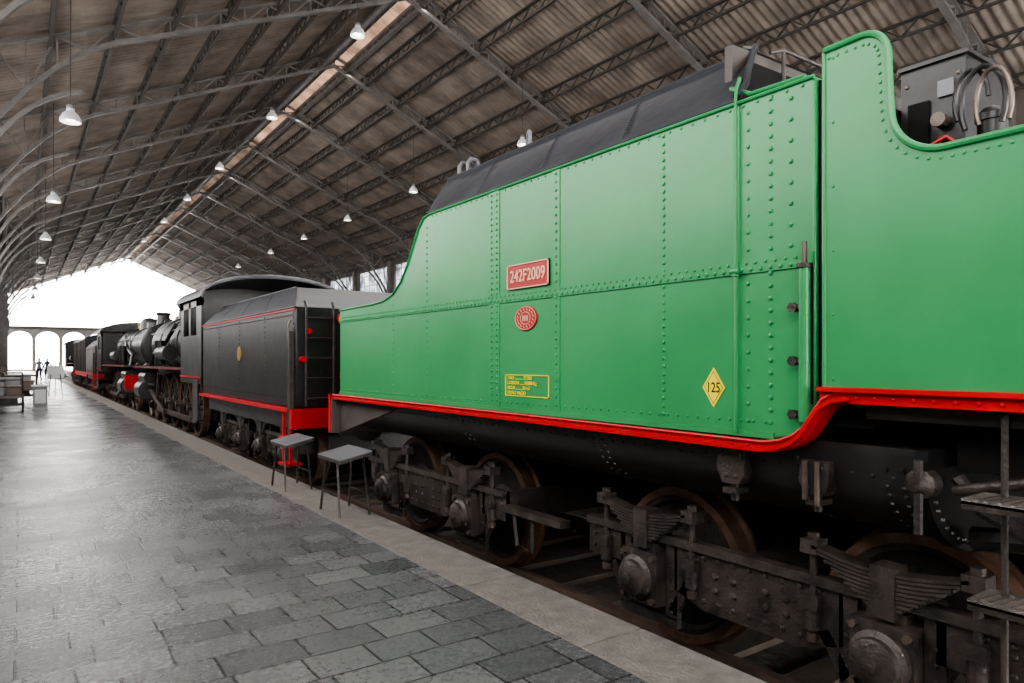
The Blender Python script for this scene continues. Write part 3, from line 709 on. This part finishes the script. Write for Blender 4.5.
def cart(x,y,w=1.1,l=1.9,crates=True):
    e=empty('baggage_cart'); m=M()
    m.box(x-w/2,x+w/2,y-l/2,y+l/2,.42,.50,WOOD)
    for k in range(2): 
        for sx in (-1,1):
            yy=y+(k-.5)*l*.65; m.lathe((x+sx*(w/2-.06),yy,.21),(sx,0,0),[(.21,0),(.21,.05),(.17,.055),(.05,.04),(.05,.07)],BLKS,20)
    for k in range(2): yy=y+(k-.5)*l*.65; m.cyl((x-w/2,yy,.21),(x+w/2,yy,.21),.025,STEEL); m.box(x-.3,x+.3,yy-.05,yy+.05,.22,.42,BLKS)
    for sy in (-1,1):
        for sx in (-1,1): m.cyl((x+sx*(w/2-.04),y+sy*(l/2-.04),.5),(x+sx*(w/2-.04),y+sy*(l/2-.04),1.15),.02,STEEL,8)
        for z in (.75,.95,1.15): m.cyl((x-w/2+.04,y+sy*(l/2-.04),z),(x+w/2-.04,y+sy*(l/2-.04),z),.016,STEEL,8)
    m.obj('cart',e)
    if crates:
        c=M(); c.box(x-.45,x-.02,y-.7,y-.1,.5,.95,CRATE); c.box(x+.02,x+.42,y-.6,y,.5,.78,WOOD); c.box(x-.4,x+.35,y+.05,y+.7,.5,1.0,CRATE)
        c.box(x-.47,x,y-.72,y-.08,.9,.97,BLKS); c.obj('cases',e,bevel=.02)
cart(-.35,25.5,w=.9,l=1.5); cart(.0,32); cart(-.9,29.0,w=.9)
cart(-1.0,38)
m=M()
m.box(.35,.75,27.9,28.3,0,.65,CRATE); m.box(.3,.8,27.85,28.35,.65,.7,WHITE); m.box(.4,.7,27.88,27.9,.1,.55,WHITE)
m.obj('display_plinth',bevel=.01)
m=M()
x,y=1.25,36
for sx in (-1,1): m.beam((x+sx*.25,y-.2,.01),(x+sx*.12,y,1.45),.035,.035,BLKS)
m.beam((x,y+.35,.01),(x,y,1.4),.035,.035,BLKS); m.box(x-.3,x+.3,y-.09,y-.06,.75,1.3,WHITE); m.box(x-.3,x+.3,y-.12,y-.06,.72,.75,BLKS)
m.obj('information_easel')
def person(x,y,rot,top,bottom):
    e=empty('visitor')
    J={'pel':(0,0,.95,.13),'wst':(0,0,1.1,.125),'chs':(0,0,1.32,.15),'nk':(0,0,1.47,.055),'hd0':(0,.01,1.56,.075),'hd1':(0,.0,1.66,.09),'hd2':(0,0,1.74,.05)}
    E=[('pel','wst'),('wst','chs'),('chs','nk'),('nk','hd0'),('hd0','hd1'),('hd1','hd2')]
    for s,n in ((-1,'l'),(1,'r')):
        J.update({'sh'+n:(s*.19,0,1.40,.06),'el'+n:(s*.25,-.03,1.12,.045),'wr'+n:(s*.24,.06,.90,.032),'hn'+n:(s*.24,.09,.80,.035),
          'hp'+n:(s*.10,0,.88,.10),'kn'+n:(s*.11,.03*s,.50,.065),'an'+n:(s*.12,-.06*s,.10,.045),'ft'+n:(s*.13,.12-.06*s,.045,.04)})
        E+=[('chs','sh'+n),('sh'+n,'el'+n),('el'+n,'wr'+n),('wr'+n,'hn'+n),('pel','hp'+n),('hp'+n,'kn'+n),('kn'+n,'an'+n),('an'+n,'ft'+n)]
    ks=list(J); me=bpy.data.meshes.new('figure'); me.from_pydata([J[k][:3] for k in ks],[(ks.index(a),ks.index(b)) for a,b in E],[])
    o=bpy.data.objects.new('figure',me); S.collection.objects.link(o)
    sk=o.modifiers.new('skin','SKIN'); 
    for i,k in enumerate(ks): me.skin_vertices[0].data[i].radius=(J[k][3],J[k][3]*.85 if k in('chs','wst','pel') else J[k][3])
    me.skin_vertices[0].data[0].use_root=True
    sb=o.modifiers.new('sub','SUBSURF'); sb.levels=2; sb.render_levels=2
    bpy.context.view_layer.update()
    dg=bpy.context.evaluated_depsgraph_get(); m2=bpy.data.meshes.new_from_object(o.evaluated_get(dg))
    o.modifiers.clear(); o.data=m2; m2.materials.clear()
    for mt in (SKIN,top,bottom,BLK): m2.materials.append(mt)
    for p in m2.polygons:
        c=p.center; p.material_index=3 if (c.z>1.66 or (c.z>1.56 and c.y<-.01) or c.z<.09) else 0 if (c.z>1.47 or (abs(c.x)>.19 and c.z<.92)) else 1 if c.z>.93 else 2
    m2.shade_smooth()
    o.parent=e; e.location=(x,y,0.0); e.rotation_euler=(0,0,rot)
person(1.15,62,.4,CLO2,CLO); person(1.75,66,2.6,CLO,CLO)

# ------------------------------------------------------------ light
w=bpy.data.worlds.new('sky'); S.world=w; w.use_nodes=True
bg=w.node_tree.nodes['Background']; bg.inputs['Color'].default_value=(1,.98,.955,1); bg.inputs['Strength'].default_value=16
def area(name,loc,rot,sx,sy,p,c=(1,1,1)):
    l=bpy.data.lights.new(name,'AREA'); l.shape='RECTANGLE'; l.size=sx; l.size_y=sy; l.energy=p; l.color=c
    o=bpy.data.objects.new(name,l); S.collection.objects.link(o); o.location=loc; o.rotation_euler=rot; return o
for k,yt in enumerate(range(-8,70,10)):
    area('window_light',(XL+.05,yt+5,6.6),(0,math.radians(-90),0),5.8,8.2,780,(1,.955,.91))
for yt in range(-3,130,22):
    area('skylight_light',(XC+.55,yt+10,zr(XC+1)-.9),(0,0,0),1.0,20,900,(1,.95,.88))
# ------------------------------------------------------------ camera
cam=bpy.data.cameras.new('camera'); co=bpy.data.objects.new('camera',cam); S.collection.objects.link(co)
F=700.; th=math.atan(492/F)
co.location=(0,0,1.5); co.rotation_euler=(math.pi/2,0,-th)
cam.sensor_width=36; cam.lens=F/1024*36; cam.shift_y=19.5/1024; cam.clip_end=500
S.camera=co
